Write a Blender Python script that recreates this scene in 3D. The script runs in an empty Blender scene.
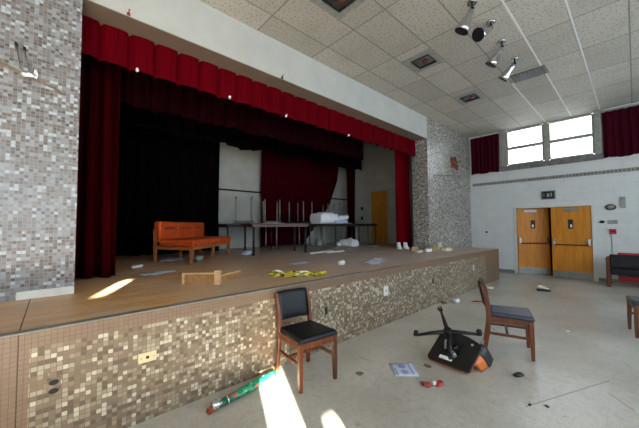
import bpy, bmesh, math, random
from mathutils import Vector, Matrix
random.seed(7)
C = bpy.context.scene.collection
SC = bpy.context.scene
PI = math.pi
R = math.radians

# ------------------------------------------------------------ camera, world, sun, added daylight lamps, exposure
EYE = Vector((2.6431, 0.0, 1.52)); YAW, PITCH, ROLL, FPX = 0.8298, 0.0406, -0.0051, 289.124
F = Vector((-math.sin(YAW)*math.cos(PITCH), math.cos(YAW)*math.cos(PITCH), math.sin(PITCH)))
R0 = Vector((math.cos(YAW), math.sin(YAW), 0)); U0 = R0.cross(F)
RX = math.cos(ROLL)*R0 + math.sin(ROLL)*U0; UX = -math.sin(ROLL)*R0 + math.cos(ROLL)*U0
cd = bpy.data.cameras.new('camera'); cam = bpy.data.objects.new('camera', cd); C.objects.link(cam)
cd.sensor_width = 36; cd.lens = 36*FPX/639; cd.clip_start = .05
M4 = Matrix((RX, UX, -F)).transposed().to_4x4(); M4.translation = EYE
cam.matrix_world = M4
SC.camera = cam

W = bpy.data.worlds.new('world'); SC.world = W; W.use_nodes = True
bg = W.node_tree.nodes['Background']; bg.inputs[0].default_value = (.86, .93, 1, 1); bg.inputs[1].default_value = 5.0

sl = bpy.data.lights.new('sun', 'SUN'); sl.energy = 150; sl.angle = R(.6); sl.color = (1, .90, .74)
sun = bpy.data.objects.new('sun', sl); C.objects.link(sun)
ELEV = R(16); SD = Vector((-.91*math.cos(ELEV), .41*math.cos(ELEV), -math.sin(ELEV)))
sun.rotation_euler = SD.to_track_quat('-Z', 'Y').to_euler()

def area(name, loc, direction, sx, sy, watts, col):
    l = bpy.data.lights.new(name, 'AREA'); l.shape = 'RECTANGLE'; l.size = sx; l.size_y = sy; l.energy = watts; l.color = col
    o = bpy.data.objects.new(name, l); C.objects.link(o); o.location = loc
    o.rotation_euler = Vector(direction).to_track_quat('-Z', 'Y').to_euler(); return o
# added daylight lamps before the windowless side and rear walls, behind the camera
for y, wt in ((-1.2, 60), (1.4, 66), (4.0, 74), (7.4, 92)):
    area('window_daylight', (6.40, y, 2.3), (-1, 0, -.08), 1.9, 2.0, wt, (.66, .83, 1))
area('window_daylight', (2.9, -4.35, 2.5), (0, 1, 0), 3.4, 2.3, 40, (.78, .89, 1))

VS = SC.view_settings
SC.display_settings.display_device = 'sRGB'
VS.view_transform = 'Standard'; VS.look = 'None'; VS.exposure = .38; VS.gamma = 1; VS.use_curve_mapping = False
SC.cycles.use_denoising = True
SC.cycles.max_bounces = 8; SC.cycles.diffuse_bounces = 5
SC.cycles.sample_clamp_indirect = 0

# ------------------------------------------------------------ materials
def lin(c):
    c = [v/255 for v in c]
    return tuple((v/12.92 if v <= .04045 else ((v+.055)/1.055)**2.4) for v in c) + (1,)

class NT:
    def __init__(s, name):
        s.m = bpy.data.materials.new(name); s.m.use_nodes = True; s.t = s.m.node_tree
        s.b = s.t.nodes['Principled BSDF']; s.out = s.t.nodes['Material Output']
    def n(s, typ, ins=(), **props):
        d = s.t.nodes.new(typ)
        for k, v in props.items(): setattr(d, k, v)
        for k, v in (ins.items() if isinstance(ins, dict) else enumerate(ins)):
            if v is None: continue
            if isinstance(v, bpy.types.NodeSocket): s.t.links.new(v, d.inputs[k])
            elif isinstance(v, bpy.types.Node): s.t.links.new(v.outputs[0], d.inputs[k])
            else: d.inputs[k].default_value = v
        return d
    def math(s, op, a, b=None, c=None): return s.n('ShaderNodeMath', (a, b, c), operation=op).outputs[0]
    def ramp(s, fac, stops, interp='LINEAR'):
        d = s.n('ShaderNodeValToRGB', (fac,)); cr = d.color_ramp; cr.interpolation = interp
        while len(cr.elements) < len(stops): cr.elements.new(.5)
        for e, (p, c) in zip(cr.elements, stops): e.position = p; e.color = c
        return d.outputs[0]
    def mix(s, fac, a, b, mode='MIX'):
        d = s.n('ShaderNodeMix', data_type='RGBA', blend_type=mode)
        for i, v in ((0, fac), (6, a), (7, b)):
            if isinstance(v, bpy.types.NodeSocket): s.t.links.new(v, d.inputs[i])
            else: d.inputs[i].default_value = v
        return d.outputs[2]
    def pos(s): return s.n('ShaderNodeNewGeometry').outputs['Position']
    def obj(s): return s.n('ShaderNodeTexCoord').outputs['Object']
    def noise(s, vec, scale, detail=3, rough=.5): return s.n('ShaderNodeTexNoise', {'Vector': vec, 'Scale': scale, 'Detail': detail, 'Roughness': rough}).outputs[0]
    def xyz(s, v): return s.n('ShaderNodeSeparateXYZ', (v,)).outputs
    def comb(s, x, y, z=0.): return s.n('ShaderNodeCombineXYZ', (x, y, z)).outputs[0]
    def set(s, **kw):
        for k, v in kw.items():
            i = s.b.inputs[k.replace('_', ' ')]
            if isinstance(v, bpy.types.NodeSocket): s.t.links.new(v, i)
            else: i.default_value = v
        return s
    def bump(s, h, strength=.3, dist=.01):
        d = s.n('ShaderNodeBump', {'Height': h, 'Strength': strength, 'Distance': dist}); s.t.links.new(d.outputs[0], s.b.inputs['Normal'])

def plain(name, c, rough=.6, metal=0., var=.08, scale=9., spec=.5):
    t = NT(name); c = lin(c)
    f = t.noise(t.obj(), scale, 4)
    lo = tuple(x*(1-var*2) for x in c[:3])+(1,); hi = tuple(min(1, x*(1+var*2)) for x in c[:3])+(1,)
    t.set(Base_Color=t.ramp(f, [(.3, lo), (.7, hi)]), Roughness=rough, Metallic=metal)
    t.b.inputs['Specular IOR Level'].default_value = spec
    return t.m

def wood(name, c1, c2, rough=.45, axis=2, scale=6.):
    t = NT(name); o = t.obj(); x = t.xyz(o)
    k = [22., 22., 22.]; k[axis] = 2.
    v = t.n('ShaderNodeVectorMath', (o, tuple(k)), operation='MULTIPLY').outputs[0]
    f = t.noise(v, scale/6, 5, .6)
    t.set(Base_Color=t.ramp(f, [(.3, lin(c1)), (.7, lin(c2))]), Roughness=rough); t.bump(f, .1, .004)
    return t.m

def mosaic(name, stops, grout, border=None, size=.031, rough=.3, gw=.055, spec=.5, pair=.78):
    """small square glazed tiles with grout, some merged in pairs; the border band is plainer"""
    t = NT(name); p = t.xyz(t.pos())
    u = t.math('ADD', p[0], p[1]); v = p[2]
    us = t.math('DIVIDE', u, size); vs = t.math('DIVIDE', v, size)
    cu = t.math('FLOOR', us); cv = t.math('FLOOR', vs)
    hu = t.math('FLOOR', t.math('DIVIDE', cu, 2.))
    wp = t.n('ShaderNodeTexWhiteNoise', {'Vector': t.comb(hu, cv, 3.)}, noise_dimensions='3D').outputs[0]
    ispair = t.math('GREATER_THAN', wp, pair)
    cid = t.math('ADD', t.math('MULTIPLY', ispair, t.math('MULTIPLY', hu, 2.)), t.math('MULTIPLY', t.math('SUBTRACT', 1., ispair), cu))
    wn = t.n('ShaderNodeTexWhiteNoise', {'Vector': t.comb(cid, cv, 1.)}, noise_dimensions='3D')
    drift = t.noise(t.comb(u, v, 0.), 1.3, 2)
    f = t.math('ADD', wn.outputs[0], t.math('MULTIPLY', t.math('SUBTRACT', drift, .5), .35))
    col = t.ramp(f, stops, 'CONSTANT')
    if border:
        zt, y0, y1, cols = border
        m = t.math('MULTIPLY', t.math('LESS_THAN', v, zt), t.math('MULTIPLY', t.math('GREATER_THAN', u, y0), t.math('LESS_THAN', u, y1)))
        bc = t.mix(wn.outputs[0], cols[0], cols[1])
        col = t.mix(m, bc, col)
    fu = t.math('FRACT', us); fv = t.math('FRACT', vs)
    eu = t.math('MINIMUM', fu, t.math('SUBTRACT', 1., fu)); ev = t.math('MINIMUM', fv, t.math('SUBTRACT', 1., fv))
    g = t.math('LESS_THAN', t.math('MINIMUM', eu, ev), gw)
    gc = t.mix(m, tuple(.8*x for x in cols[0][:3])+(1,), grout) if border else grout
    col = t.mix(g, col, gc)
    t.set(Base_Color=col, Roughness=t.math('ADD', t.math('MULTIPLY', g, .4), t.math('ADD', rough, t.math('MULTIPLY', wn.outputs[0], .12))))
    t.b.inputs['Specular IOR Level'].default_value = spec
    return t.m

M = {}
M['mosaic_wall'] = mosaic('grey_mosaic', [(0, lin((98, 90, 86))), (.10, lin((116, 106, 100))), (.30, lin((127, 124, 122))), (.46, lin((117, 105, 99))), (.60, lin((131, 132, 134))), (.78, lin((146, 150, 154))), (.92, lin((180, 187, 194)))], lin((140, 141, 144)), rough=.22, spec=.6, pair=.9)
M['mosaic_stage'] = mosaic('brown_mosaic', [(0, lin((102, 84, 67))), (.14, lin((124, 105, 85))), (.36, lin((138, 121, 99))), (.50, lin((117, 100, 80))), (.62, lin((144, 133, 112))), (.73, lin((160, 151, 130))), (.87, lin((188, 180, 160)))], lin((116, 99, 81)),
                           border=(.745, -.10, 8.2, (lin((120, 97, 78)), lin((126, 103, 83)))), rough=.3)
M['mosaic_pier'] = mosaic('pale_grey_mosaic', [(0, lin((104, 96, 88))), (.14, lin((138, 130, 120))), (.36, lin((152, 147, 140))), (.52, lin((134, 126, 118))), (.66, lin((162, 160, 154))), (.80, lin((180, 178, 170))), (.91, lin((216, 216, 208)))], lin((156, 152, 146)), rough=.26)  # same grey tiles, lightened to stand in for light at this pier

def floor_mat():
    t = NT('speckled_vinyl_tile'); p = t.pos(); q = t.xyz(p)
    big = t.noise(p, 1.1, 4); med = t.noise(p, 14, 6, .7); fine = t.noise(p, 120, 3, .7)
    c = t.ramp(med, [(.25, lin((180, 174, 162))), (.5, lin((200, 196, 186))), (.75, lin((210, 206, 197)))])
    c = t.mix(t.math('MULTIPLY', t.math('GREATER_THAN', fine, .58), .5), c, lin((116, 108, 96)))
    c = t.mix(t.ramp(big, [(.42, (0, 0, 0, 1)), (.66, (.5, .5, .5, 1))]), c, lin((150, 142, 126)))
    fleck = t.noise(p, 42, 4, .75)
    c = t.mix(t.ramp(fleck, [(.60, (0, 0, 0, 1)), (.68, (.55, .55, .55, 1))]), c, lin((112, 100, 84)))
    dirt = t.noise(p, 5.5, 6, .75)
    c = t.mix(t.ramp(dirt, [(.60, (0, 0, 0, 1)), (.72, (.7, .7, .7, 1))]), c, lin((104, 94, 80)))
    # tile joints, 30 cm squares
    fs = []
    for k in (0, 1):
        f = t.math('FRACT', t.math('DIVIDE', q[k], .305)); fs.append(t.math('MINIMUM', f, t.math('SUBTRACT', 1., f)))
    j = t.math('LESS_THAN', t.math('MINIMUM', fs[0], fs[1]), .008)
    c = t.mix(t.math('MULTIPLY', j, .14), c, lin((110, 104, 96)))
    for (ax, ay), (bx, by) in (((1.97, 2.94), (2.42, 4.02)), ((2.42, 3.72), (2.585, 3.52))):   # two long dark scuffs
        L = math.hypot(bx-ax, by-ay); dx, dy = (bx-ax)/L, (by-ay)/L
        al = t.math('ADD', t.math('MULTIPLY', q[0], dx), t.math('ADD', t.math('MULTIPLY', q[1], dy), -(ax*dx+ay*dy)))
        ac = t.math('ABSOLUTE', t.math('ADD', t.math('MULTIPLY', q[0], -dy), t.math('ADD', t.math('MULTIPLY', q[1], dx), ax*dy-ay*dx)))
        mk = t.math('MULTIPLY', t.math('LESS_THAN', ac, .006), t.math('MULTIPLY', t.math('GREATER_THAN', al, 0.), t.math('LESS_THAN', al, L)))
        c = t.mix(t.math('MULTIPLY', mk, t.math('MULTIPLY', med, 1.1)), c, lin((64, 62, 62)))
    # a few long scratches
    v = t.n('ShaderNodeMapping', {'Vector': p, 'Rotation': (0, 0, R(38)), 'Scale': (.5, 9, 1)}).outputs[0]
    s = t.noise(v, 3.1, 2)
    c = t.mix(t.math('MULTIPLY', t.math('GREATER_THAN', s, .735), .45), c, lin((80, 78, 78)))
    t.set(Base_Color=c, Roughness=t.ramp(t.noise(p, 3, 4), [(.3, (.29, .29, .29, 1)), (.7, (.33, .33, .33, 1))])); t.b.inputs['Specular IOR Level'].default_value = .6
    return t.m
M['floor'] = floor_mat()

def stage_floor_mat():
    t = NT('worn_stage_planks'); p = t.pos(); q = t.xyz(p)
    row = t.math('FLOOR', t.math('DIVIDE', q[0], .057))
    off = t.n('ShaderNodeTexWhiteNoise', {'W': row}, noise_dimensions='1D').outputs[0]
    seg = t.math('FLOOR', t.math('ADD', t.math('DIVIDE', q[1], 1.1), off))
    w = t.n('ShaderNodeTexWhiteNoise', {'Vector': t.comb(row, seg, 0.)}, noise_dimensions='3D').outputs[0]
    g = t.noise(t.comb(t.math('MULTIPLY', q[0], 40.), t.math('MULTIPLY', q[1], 2.5), w), 1., 5, .6)
    streak = t.noise(t.comb(t.math('MULTIPLY', q[0], 9.), t.math('MULTIPLY', q[1], .8), 2.), 1.6, 5, .65)
    c = t.mix(t.math('ADD', t.math('MULTIPLY', w, .5), t.math('MULTIPLY', g, .5)), lin((196, 146, 94)), lin((244, 200, 146)))
    c = t.mix(t.ramp(streak, [(.44, (0, 0, 0, 1)), (.62, (.55, .55, .55, 1))]), c, lin((176, 118, 72)))
    worn = t.noise(p, 1.2, 6, .65)
    c = t.mix(t.ramp(worn, [(.42, (0, 0, 0, 1)), (.62, (.75, .75, .75, 1))]), c, lin((206, 182, 156)))
    dirt = t.noise(p, 7, 5, .7)
    c = t.mix(t.ramp(dirt, [(.58, (0, 0, 0, 1)), (.7, (.45, .45, .45, 1))]), c, lin((110, 86, 66)))
    # boards turn paler and greyer along the stage, standing in for light there
    d = t.n('ShaderNodeMapRange', (q[1], 1.4, 4.2, 0., .7)).outputs[0]
    c = t.mix(d, c, lin((188, 178, 176)))
    f = t.math('FRACT', t.math('DIVIDE', q[0], .057))
    c = t.mix(t.math('MULTIPLY', t.math('LESS_THAN', f, .04), .35), c, lin((50, 38, 30)))
    t.set(Base_Color=c, Roughness=t.ramp(worn, [(.35, (.32, .32, .32, 1)), (.65, (.55, .55, .55, 1))]))
    return t.m
M['stage_floor'] = stage_floor_mat()

def ceiling_mat():
    t = NT('pinhole_ceiling_tile'); p = t.pos(); q = t.xyz(p)
    us = t.math('DIVIDE', t.math('SUBTRACT', q[0], .36), .58); vs = t.math('DIVIDE', t.math('SUBTRACT', q[1], 3.36), 1.11)
    w = t.n('ShaderNodeTexWhiteNoise', {'Vector': t.comb(t.math('FLOOR', us), t.math('FLOOR', vs), 0.)}, noise_dimensions='3D').outputs[0]
    c = t.mix(w, lin((176, 170, 158)), lin((196, 190, 178)))
    c = t.mix(t.ramp(t.noise(p, 2.2, 4), [(.5, (0, 0, 0, 1)), (.75, (.35, .35, .35, 1))]), c, lin((158, 146, 126)))
    d = t.n('ShaderNodeTexVoronoi', {'Vector': p, 'Scale': 13., 'Randomness': .8}, voronoi_dimensions='2D').outputs[0]
    c = t.mix(t.math('LESS_THAN', d, .14), c, lin((144, 135, 122)))
    d2 = t.n('ShaderNodeTexVoronoi', {'Vector': p, 'Scale': 34., 'Randomness': 1.}, voronoi_dimensions='2D').outputs[0]
    c = t.mix(t.math('MULTIPLY', t.math('LESS_THAN', d2, .2), .3), c, lin((150, 142, 130)))
    fu = t.math('FRACT', us); fv = t.math('FRACT', vs)
    g = t.math('MAXIMUM', t.math('LESS_THAN', t.math('MINIMUM', fu, t.math('SUBTRACT', 1., fu)), .017), t.math('LESS_THAN', t.math('MINIMUM', fv, t.math('SUBTRACT', 1., fv)), .009))
    c = t.mix(g, c, lin((138, 130, 117)))
    t.set(Base_Color=c, Roughness=.9); return t.m
M['ceiling'] = ceiling_mat()

def block_mat():
    t = NT('painted_block'); p = t.xyz(t.pos())
    b = t.n('ShaderNodeTexBrick', {'Vector': t.comb(t.math('ADD', p[0], p[1]), p[2], 0.), 'Color1': lin((216, 218, 217)), 'Color2': lin((213, 215, 214)), 'Mortar': lin((204, 206, 206)),
            'Scale': 1., 'Mortar Size': .006, 'Brick Width': .4, 'Row Height': .2})
    c = t.mix(t.ramp(t.noise(t.pos(), 3, 5), [(.5, (0, 0, 0, 1)), (.8, (.3, .3, .3, 1))]), b.outputs[0], lin((176, 176, 172)))
    t.set(Base_Color=c, Roughness=.5); t.bump(b.outputs[1], -.15, .004); return t.m
M['block'] = block_mat()

def velvet(name, c, rough=.85, sheen=.25):
    t = NT(name); c = lin(c); q = t.obj()
    f = t.noise(t.n('ShaderNodeVectorMath', (q, (30., 30., 1.5)), operation='MULTIPLY').outputs[0], 1., 3)
    t.set(Base_Color=t.ramp(f, [(.3, tuple(x*.75 for x in c[:3])+(1,)), (.7, tuple(x*1.2 for x in c[:3])+(1,))]), Roughness=rough)
    t.b.inputs['Sheen Weight'].default_value = sheen; t.b.inputs['Sheen Tint'].default_value = c
    t.b.inputs['Specular IOR Level'].default_value = .03
    return t.m
M['red'] = velvet('red_velvet', (92, 1, 12), sheen=.0); M['deep_red'] = velvet('deep_red_velvet', (50, 0, 4), sheen=.0); M['dark_red'] = velvet('dark_red_velvet', (44, 2, 8), sheen=.03)  # the second red has the near leg curtain's shade in its colour
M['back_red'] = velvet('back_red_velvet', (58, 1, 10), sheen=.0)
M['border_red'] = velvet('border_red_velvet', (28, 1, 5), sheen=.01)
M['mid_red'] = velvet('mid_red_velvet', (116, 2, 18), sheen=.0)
M['black_cloth'] = velvet('black_velour', (9, 5, 5), sheen=.0); M['maroon'] = velvet('maroon_cloth', (66, 12, 28), sheen=.05)
M['plaster'] = plain('cream_plaster', (186, 187, 181), .7, var=.03, scale=3)
M['soffit'] = plain('taupe_soffit_paint', (132, 114, 98), .7, var=.04, scale=3)  # the lintel's own paint, darkened to hold the shade underneath
M['backwall'] = plain('stage_back_paint', (178, 178, 170), .7, var=.06, scale=2)
M['black_paint'] = plain('black_paint', (24, 23, 23), .8)
M['room_paint'] = plain('room_paint', (206, 202, 192), .8, var=.03)
M['white_metal'] = plain('white_metal', (216, 216, 212), .4, var=.03)
M['bronze'] = plain('dull_bronze', (86, 62, 38), .5, .4)
M['seam'] = plain('dark_seam', (74, 56, 42), .8)
M['runner'] = plain('matt_white_runner', (222, 220, 214), .9, var=.02, spec=.1)
M['grey_metal'] = plain('grey_metal', (132, 134, 132), .4, .6, .05)
M['frame_grey'] = plain('window_frame_paint', (150, 150, 142), .55, var=.1, scale=14)
M['sill_grey'] = plain('slate_sill', (112, 110, 106), .55, var=.2, scale=9)
M['chrome'] = plain('chrome', (205, 206, 208), .16, 1., .03)
M['dark_metal'] = plain('dark_metal', (36, 35, 36), .4, .5)
M['black_plastic'] = plain('black_plastic', (24, 23, 25), .45)
M['vinyl'] = plain('black_vinyl', (20, 21, 25), .42, var=.12, scale=16, spec=.3)
M['navy_vinyl'] = plain('navy_vinyl', (46, 54, 76), .34, var=.1, scale=14)
M['chairwood'] = wood('walnut_chair_wood', (58, 24, 7), (124, 62, 20), .42)
M['door'] = wood('honey_oak_veneer', (186, 108, 4), (216, 140, 12), .5)
M['stage_door'] = wood('amber_door_veneer', (176, 112, 30), (204, 140, 48), .5)
M['palewood'] = wood('pale_pine', (190, 148, 98), (222, 188, 140), .6, 1)
M['boardwood'] = wood('brown_pine', (140, 100, 58), (176, 132, 82), .6, 1)
M['couchwood'] = wood('couch_oak', (150, 88, 44), (182, 112, 60), .45)
M['orange'] = plain('orange_upholstery', (204, 78, 8), .8, var=.12, scale=20)
M['orange_shell'] = plain('orange_shell', (214, 112, 42), .45)
M['tabletop'] = wood('red_brown_laminate', (70, 28, 20), (92, 42, 30), .35, 1)
M['darktop'] = plain('dark_laminate', (52, 44, 42), .4)
M['grey_leg'] = plain('grey_table_leg', (158, 156, 150), .4, .3)
M['beige'] = plain('beige_plate', (214, 194, 150), .45, var=.03)
M['black_hole'] = plain('black_socket', (10, 10, 10), .6)
M['white'] = plain('white_paper', (246, 247, 251), .75, var=.03)
M['bluewhite'] = plain('bluish_paper', (196, 204, 230), .75, var=.04)
M['cream'] = plain('cream_foam', (208, 199, 168), .8, var=.12, scale=18)
M['ochre'] = plain('ochre_foam', (166, 146, 104), .8, var=.15, scale=18)
M['redbit'] = plain('red_plastic', (168, 62, 46), .5)
M['redpanel'] = plain('red_panel', (176, 22, 40), .5, var=.04)
M['rust'] = plain('rust_brick', (132, 60, 30), .9, var=.3, scale=22)
M['stain'] = plain('brown_stain', (122, 106, 86), .9, var=.2, scale=20)
M['vent'] = plain('vent_grille', (110, 106, 98), .6)
M['silver'] = plain('silver_foil', (200, 204, 206), .25, .8)
M['grey_base'] = plain('grey_rubber_base', (122, 120, 114), .6)

def ribbon_mat():
    t = NT('yellow_tape'); q = t.xyz(t.obj())
    f = t.noise(t.obj(), 16, 3)
    t.set(Base_Color=t.ramp(f, [(0, lin((40, 40, 20))), (.40, lin((204, 190, 48))), (.54, lin((222, 214, 130))), (.60, lin((104, 118, 56)))], 'CONSTANT'), Roughness=.4); return t.m
M['tape'] = ribbon_mat()
def tube_mat():
    t = NT('printed_green_wrap')
    n1 = t.noise(t.obj(), 15, 2); n2 = t.noise(t.n('ShaderNodeVectorMath', (t.obj(), (3., 7., 1.)), operation='ADD').outputs[0], 18, 2)
    c = t.ramp(n1, [(0, lin((14, 92, 66))), (.45, lin((30, 142, 104))), (.62, lin((60, 168, 128)))], 'CONSTANT')
    c = t.mix(t.math('GREATER_THAN', n2, .63), c, lin((190, 66, 66))); c = t.mix(t.math('LESS_THAN', n2, .34), c, lin((206, 218, 206)))
    t.set(Base_Color=c, Roughness=.35); return t.m
M['tube'] = tube_mat()
def glass_mat():
    t = NT('window_glass')
    tr = t.n('ShaderNodeBsdfTransparent'); gl = t.n('ShaderNodeBsdfGlossy', {'Roughness': .02}); fr = t.n('ShaderNodeFresnel', {'IOR': 1.45})
    mx = t.n('ShaderNodeMixShader', (fr.outputs[0], tr.outputs[0], gl.outputs[0])); t.t.links.new(mx.outputs[0], t.out.inputs[0]); return t.m
M['glass'] = glass_mat()

# ------------------------------------------------------------ mesh building
class MB:
    def __init__(s): s.v = []; s.f = []; s.mi = []; s.cur = 0; s.smooth = []
    def add(s, vs, fs, sm=False):
        o = len(s.v); s.v += [tuple(v) for v in vs]
        for f in fs: s.f.append([i+o for i in f]); s.mi.append(s.cur); s.smooth.append(sm)
        return s
    def box(s, x0, x1, y0, y1, z0, z1):
        s.add([(x, y, z) for x in (x0, x1) for y in (y0, y1) for z in (z0, z1)], [(0, 1, 3, 2), (4, 6, 7, 5), (0, 4, 5, 1), (2, 3, 7, 6), (0, 2, 6, 4), (1, 5, 7, 3)]); return s
    def obox(s, c, ax, ay, az):
        c, ax, ay, az = map(Vector, (c, ax, ay, az))
        s.add([c+i*ax+j*ay+k*az for i in (-1, 1) for j in (-1, 1) for k in (-1, 1)], [(0, 1, 3, 2), (4, 6, 7, 5), (0, 4, 5, 1), (2, 3, 7, 6), (0, 2, 6, 4), (1, 5, 7, 3)]); return s
    def loft(s, rings, caps=True, sm=True):
        n = len(rings[0]); vs = [p for r in rings for p in r]; fs = []
        for a in range(len(rings)-1):
            for i in range(n): fs.append((a*n+i, a*n+(i+1) % n, (a+1)*n+(i+1) % n, (a+1)*n+i))
        s.add(vs, fs, sm)
        if caps:
            o = len(s.v)-len(vs)
            for r, rev in ((0, 1), (len(rings)-1, 0)):
                idx = [o+r*n+i for i in range(n)]; s.f.append(idx[::-1] if rev else idx); s.mi.append(s.cur); s.smooth.append(False)
        return s
    def tube(s, pts, rad, n=10, caps=True):
        pts = [Vector(p) for p in pts]; rad = rad if isinstance(rad, (list, tuple)) else [rad]*len(pts); rings = []
        up = Vector((0, 0, 1))
        for i, p in enumerate(pts):
            d = (pts[min(i+1, len(pts)-1)]-pts[max(i-1, 0)]).normalized()
            a = d.cross(up if abs(d.z) < .95 else Vector((1, 0, 0))).normalized(); b = d.cross(a)
            rings.append([p+rad[i]*(math.cos(t)*a+math.sin(t)*b) for t in [2*PI*k/n for k in range(n)]])
        return s.loft(rings, caps)
    def bar(s, pts, secs, side=(0, 1, 0)):
        """rectangular section swept through pts; secs = (half width along side, half depth)"""
        pts = [Vector(p) for p in pts]; side = Vector(side); secs = secs if isinstance(secs, list) else [secs]*len(pts); rings = []
        for i, p in enumerate(pts):
            d = (pts[min(i+1, len(pts)-1)]-pts[max(i-1, 0)]).normalized(); b = d.cross(side).normalized(); w, h = secs[i]
            rings.append([p+w*side+h*b, p-w*side+h*b, p-w*side-h*b, p+w*side-h*b])
        return s.loft(rings, True, False)
    def grid(s, fn, nu, nv, sm=True):
        vs = [fn(i/nu, j/nv) for i in range(nu+1) for j in range(nv+1)]
        fs = [(i*(nv+1)+j, (i+1)*(nv+1)+j, (i+1)*(nv+1)+j+1, i*(nv+1)+j+1) for i in range(nu) for j in range(nv)]
        return s.add(vs, fs, sm)
    def blob(s, c, r, n=10, m=7, jit=.15, seed=0):
        rnd = random.Random(seed); c = Vector(c); rings = []
        for i in range(1, m):
            a = PI*i/m; rings.append([c+Vector((r[0]*math.sin(a)*math.cos(2*PI*k/n), r[1]*math.sin(a)*math.sin(2*PI*k/n), -r[2]*math.cos(a)))*(1+rnd.uniform(-jit, jit)) for k in range(n)])
        return s.loft(rings)
    def build(s, name, mat, parent=None, bevel=0., solid=0., sub=0, seg=2):
        me = bpy.data.meshes.new(name); me.from_pydata(s.v, [], s.f)
        mats = mat if isinstance(mat, (list, tuple)) else [mat]
        for k in mats: me.materials.append(M[k])
        for p, mi, sm in zip(me.polygons, s.mi, s.smooth): p.material_index = mi; p.use_smooth = sm
        bm = bmesh.new(); bm.from_mesh(me); bmesh.ops.recalc_face_normals(bm, faces=bm.faces) if not solid else None; bm.to_mesh(me); bm.free()
        o = bpy.data.objects.new(name, me); C.objects.link(o)
        if parent: o.parent = parent
        if solid: md = o.modifiers.new('thickness', 'SOLIDIFY'); md.thickness = solid; md.offset = 0
        if bevel: md = o.modifiers.new('bevel', 'BEVEL'); md.width = bevel; md.segments = seg; md.limit_method = 'ANGLE'
        if sub: md = o.modifiers.new('sub', 'SUBSURF'); md.levels = md.render_levels = sub
        return o

def tag(o, label, cat, group=None, kind=None):
    o['label'] = label; o['category'] = cat
    if group: o['group'] = group
    if kind: o['kind'] = kind
    return o
def thing(name, label, cat, loc=(0, 0, 0), rz=0, group=None):
    o = bpy.data.objects.new(name, None); C.objects.link(o); o.empty_display_size = .1
    o.location = loc; o.rotation_euler = (0, 0, rz); return tag(o, label, cat, group)
def struct(mb, name, mat, label=None, **kw):
    o = mb.build(name, mat, **kw); o['kind'] = 'structure'
    if label: o['label'] = label
    return o
def frame_struct(name, label):
    o = bpy.data.objects.new(name, None); C.objects.link(o); o['kind'] = 'structure'; o['label'] = label; return o
def copy_tree(o, parent=None):
    c = o.copy(); C.objects.link(c); c.parent = parent
    for ch in list(o.children): copy_tree(ch, c)
    return c

# ------------------------------------------------------------ the hall
XP, ZS, D, ZC, ZF = -1.2309, .8485, 10.716, 4.561, 3.95
YL, YR = .16, 7.65              # edges of the stage opening
XJ = -1.70                      # back of the proscenium wall
XR, YB = 6.5, -4.5              # side and rear walls, behind the camera
XB, YSR, YSL, ZT = -5.6, 9.3, -1.4, 5.2

struct(MB().box(XP-.6, XR+.2, YB-.2, D+.25, -.12, 0), 'floor', 'floor', 'speckled beige vinyl tile floor of the hall')
struct(MB().box(XP-.6, XR+.2, YB-.2, D+.25, ZC, ZC+.15), 'ceiling', 'ceiling', 'pale pinhole tile ceiling of the hall')
# proscenium wall: mosaic pier, plaster lintel, mosaic pier
struct(MB().box(XJ, XP, YB, YL, 0, ZC), 'wall_left', 'mosaic_wall', 'grey mosaic pier on the camera side of the stage opening')
lt = MB(); lt.box(XJ, XP, YL, YR, ZF+.004, ZC)
struct(lt, 'wall_over_stage', 'plaster', 'cream plaster lintel above the stage opening')
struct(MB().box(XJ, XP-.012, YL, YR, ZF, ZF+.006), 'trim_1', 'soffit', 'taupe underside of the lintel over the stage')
struct(MB().box(XJ, XP, YR, D, 0, ZC), 'wall_front_pier', 'mosaic_pier', 'grey mosaic pier between stage opening and double doors')
# unseen side wall: slots cut for sun patches, the largest added for warm bounce
def wall_with_holes(mb, axis_min, axis_max, lo, hi, holes, mk):
    ys = sorted({lo, hi, *[h[0] for h in holes], *[h[1] for h in holes]}); zs = sorted({0, ZC, *[h[2] for h in holes], *[h[3] for h in holes]})
    for a, b in zip(ys, ys[1:]):
        for c, d in zip(zs, zs[1:]):
            if any(h[0] <= (a+b)/2 <= h[1] and h[2] <= (c+d)/2 <= h[3] for h in holes): continue
            mk(mb, a, b, c, d)
    return mb
SLOTS = [(-1.37, -1.11, 1.35, 2.06), (-3.06, -2.96, 3.19, 3.43), (-4.3, -1.8, .3, 1.18), (-.93, -.80, 1.69, 1.75)]
struct(wall_with_holes(MB(), 0, 0, YB, D, SLOTS, lambda m, a, b, c, d: m.box(XR, XR+.03, a, b, c, d)), 'wall_right', 'room_paint')
struct(MB().box(XP, XR, YB-.15, YB, 0, ZC), 'wall_rear', 'room_paint')
# far wall with window and door openings
WX0, WX1, WZ0, WZ1 = -.27, 2.11, 3.25, 4.545
DX0, DX1, DZ = .115, 1.84, 2.03
struct(wall_with_holes(MB(), 0, 0, XP-.3, XR, [(WX0+.03, WX1-.03, WZ0+.03, ZC), (DX0, DX1, 0, DZ)], lambda m, a, b, c, d: m.box(a, b, D, D+.2, c, d)), 'wall_far', 'block', 'white painted block wall with the double doors')
struct(MB().box(-1.2, XR, D-.012, D, 3.215, 3.25), 'trim_2', 'white_metal', 'white ledge under the high windows')
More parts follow.
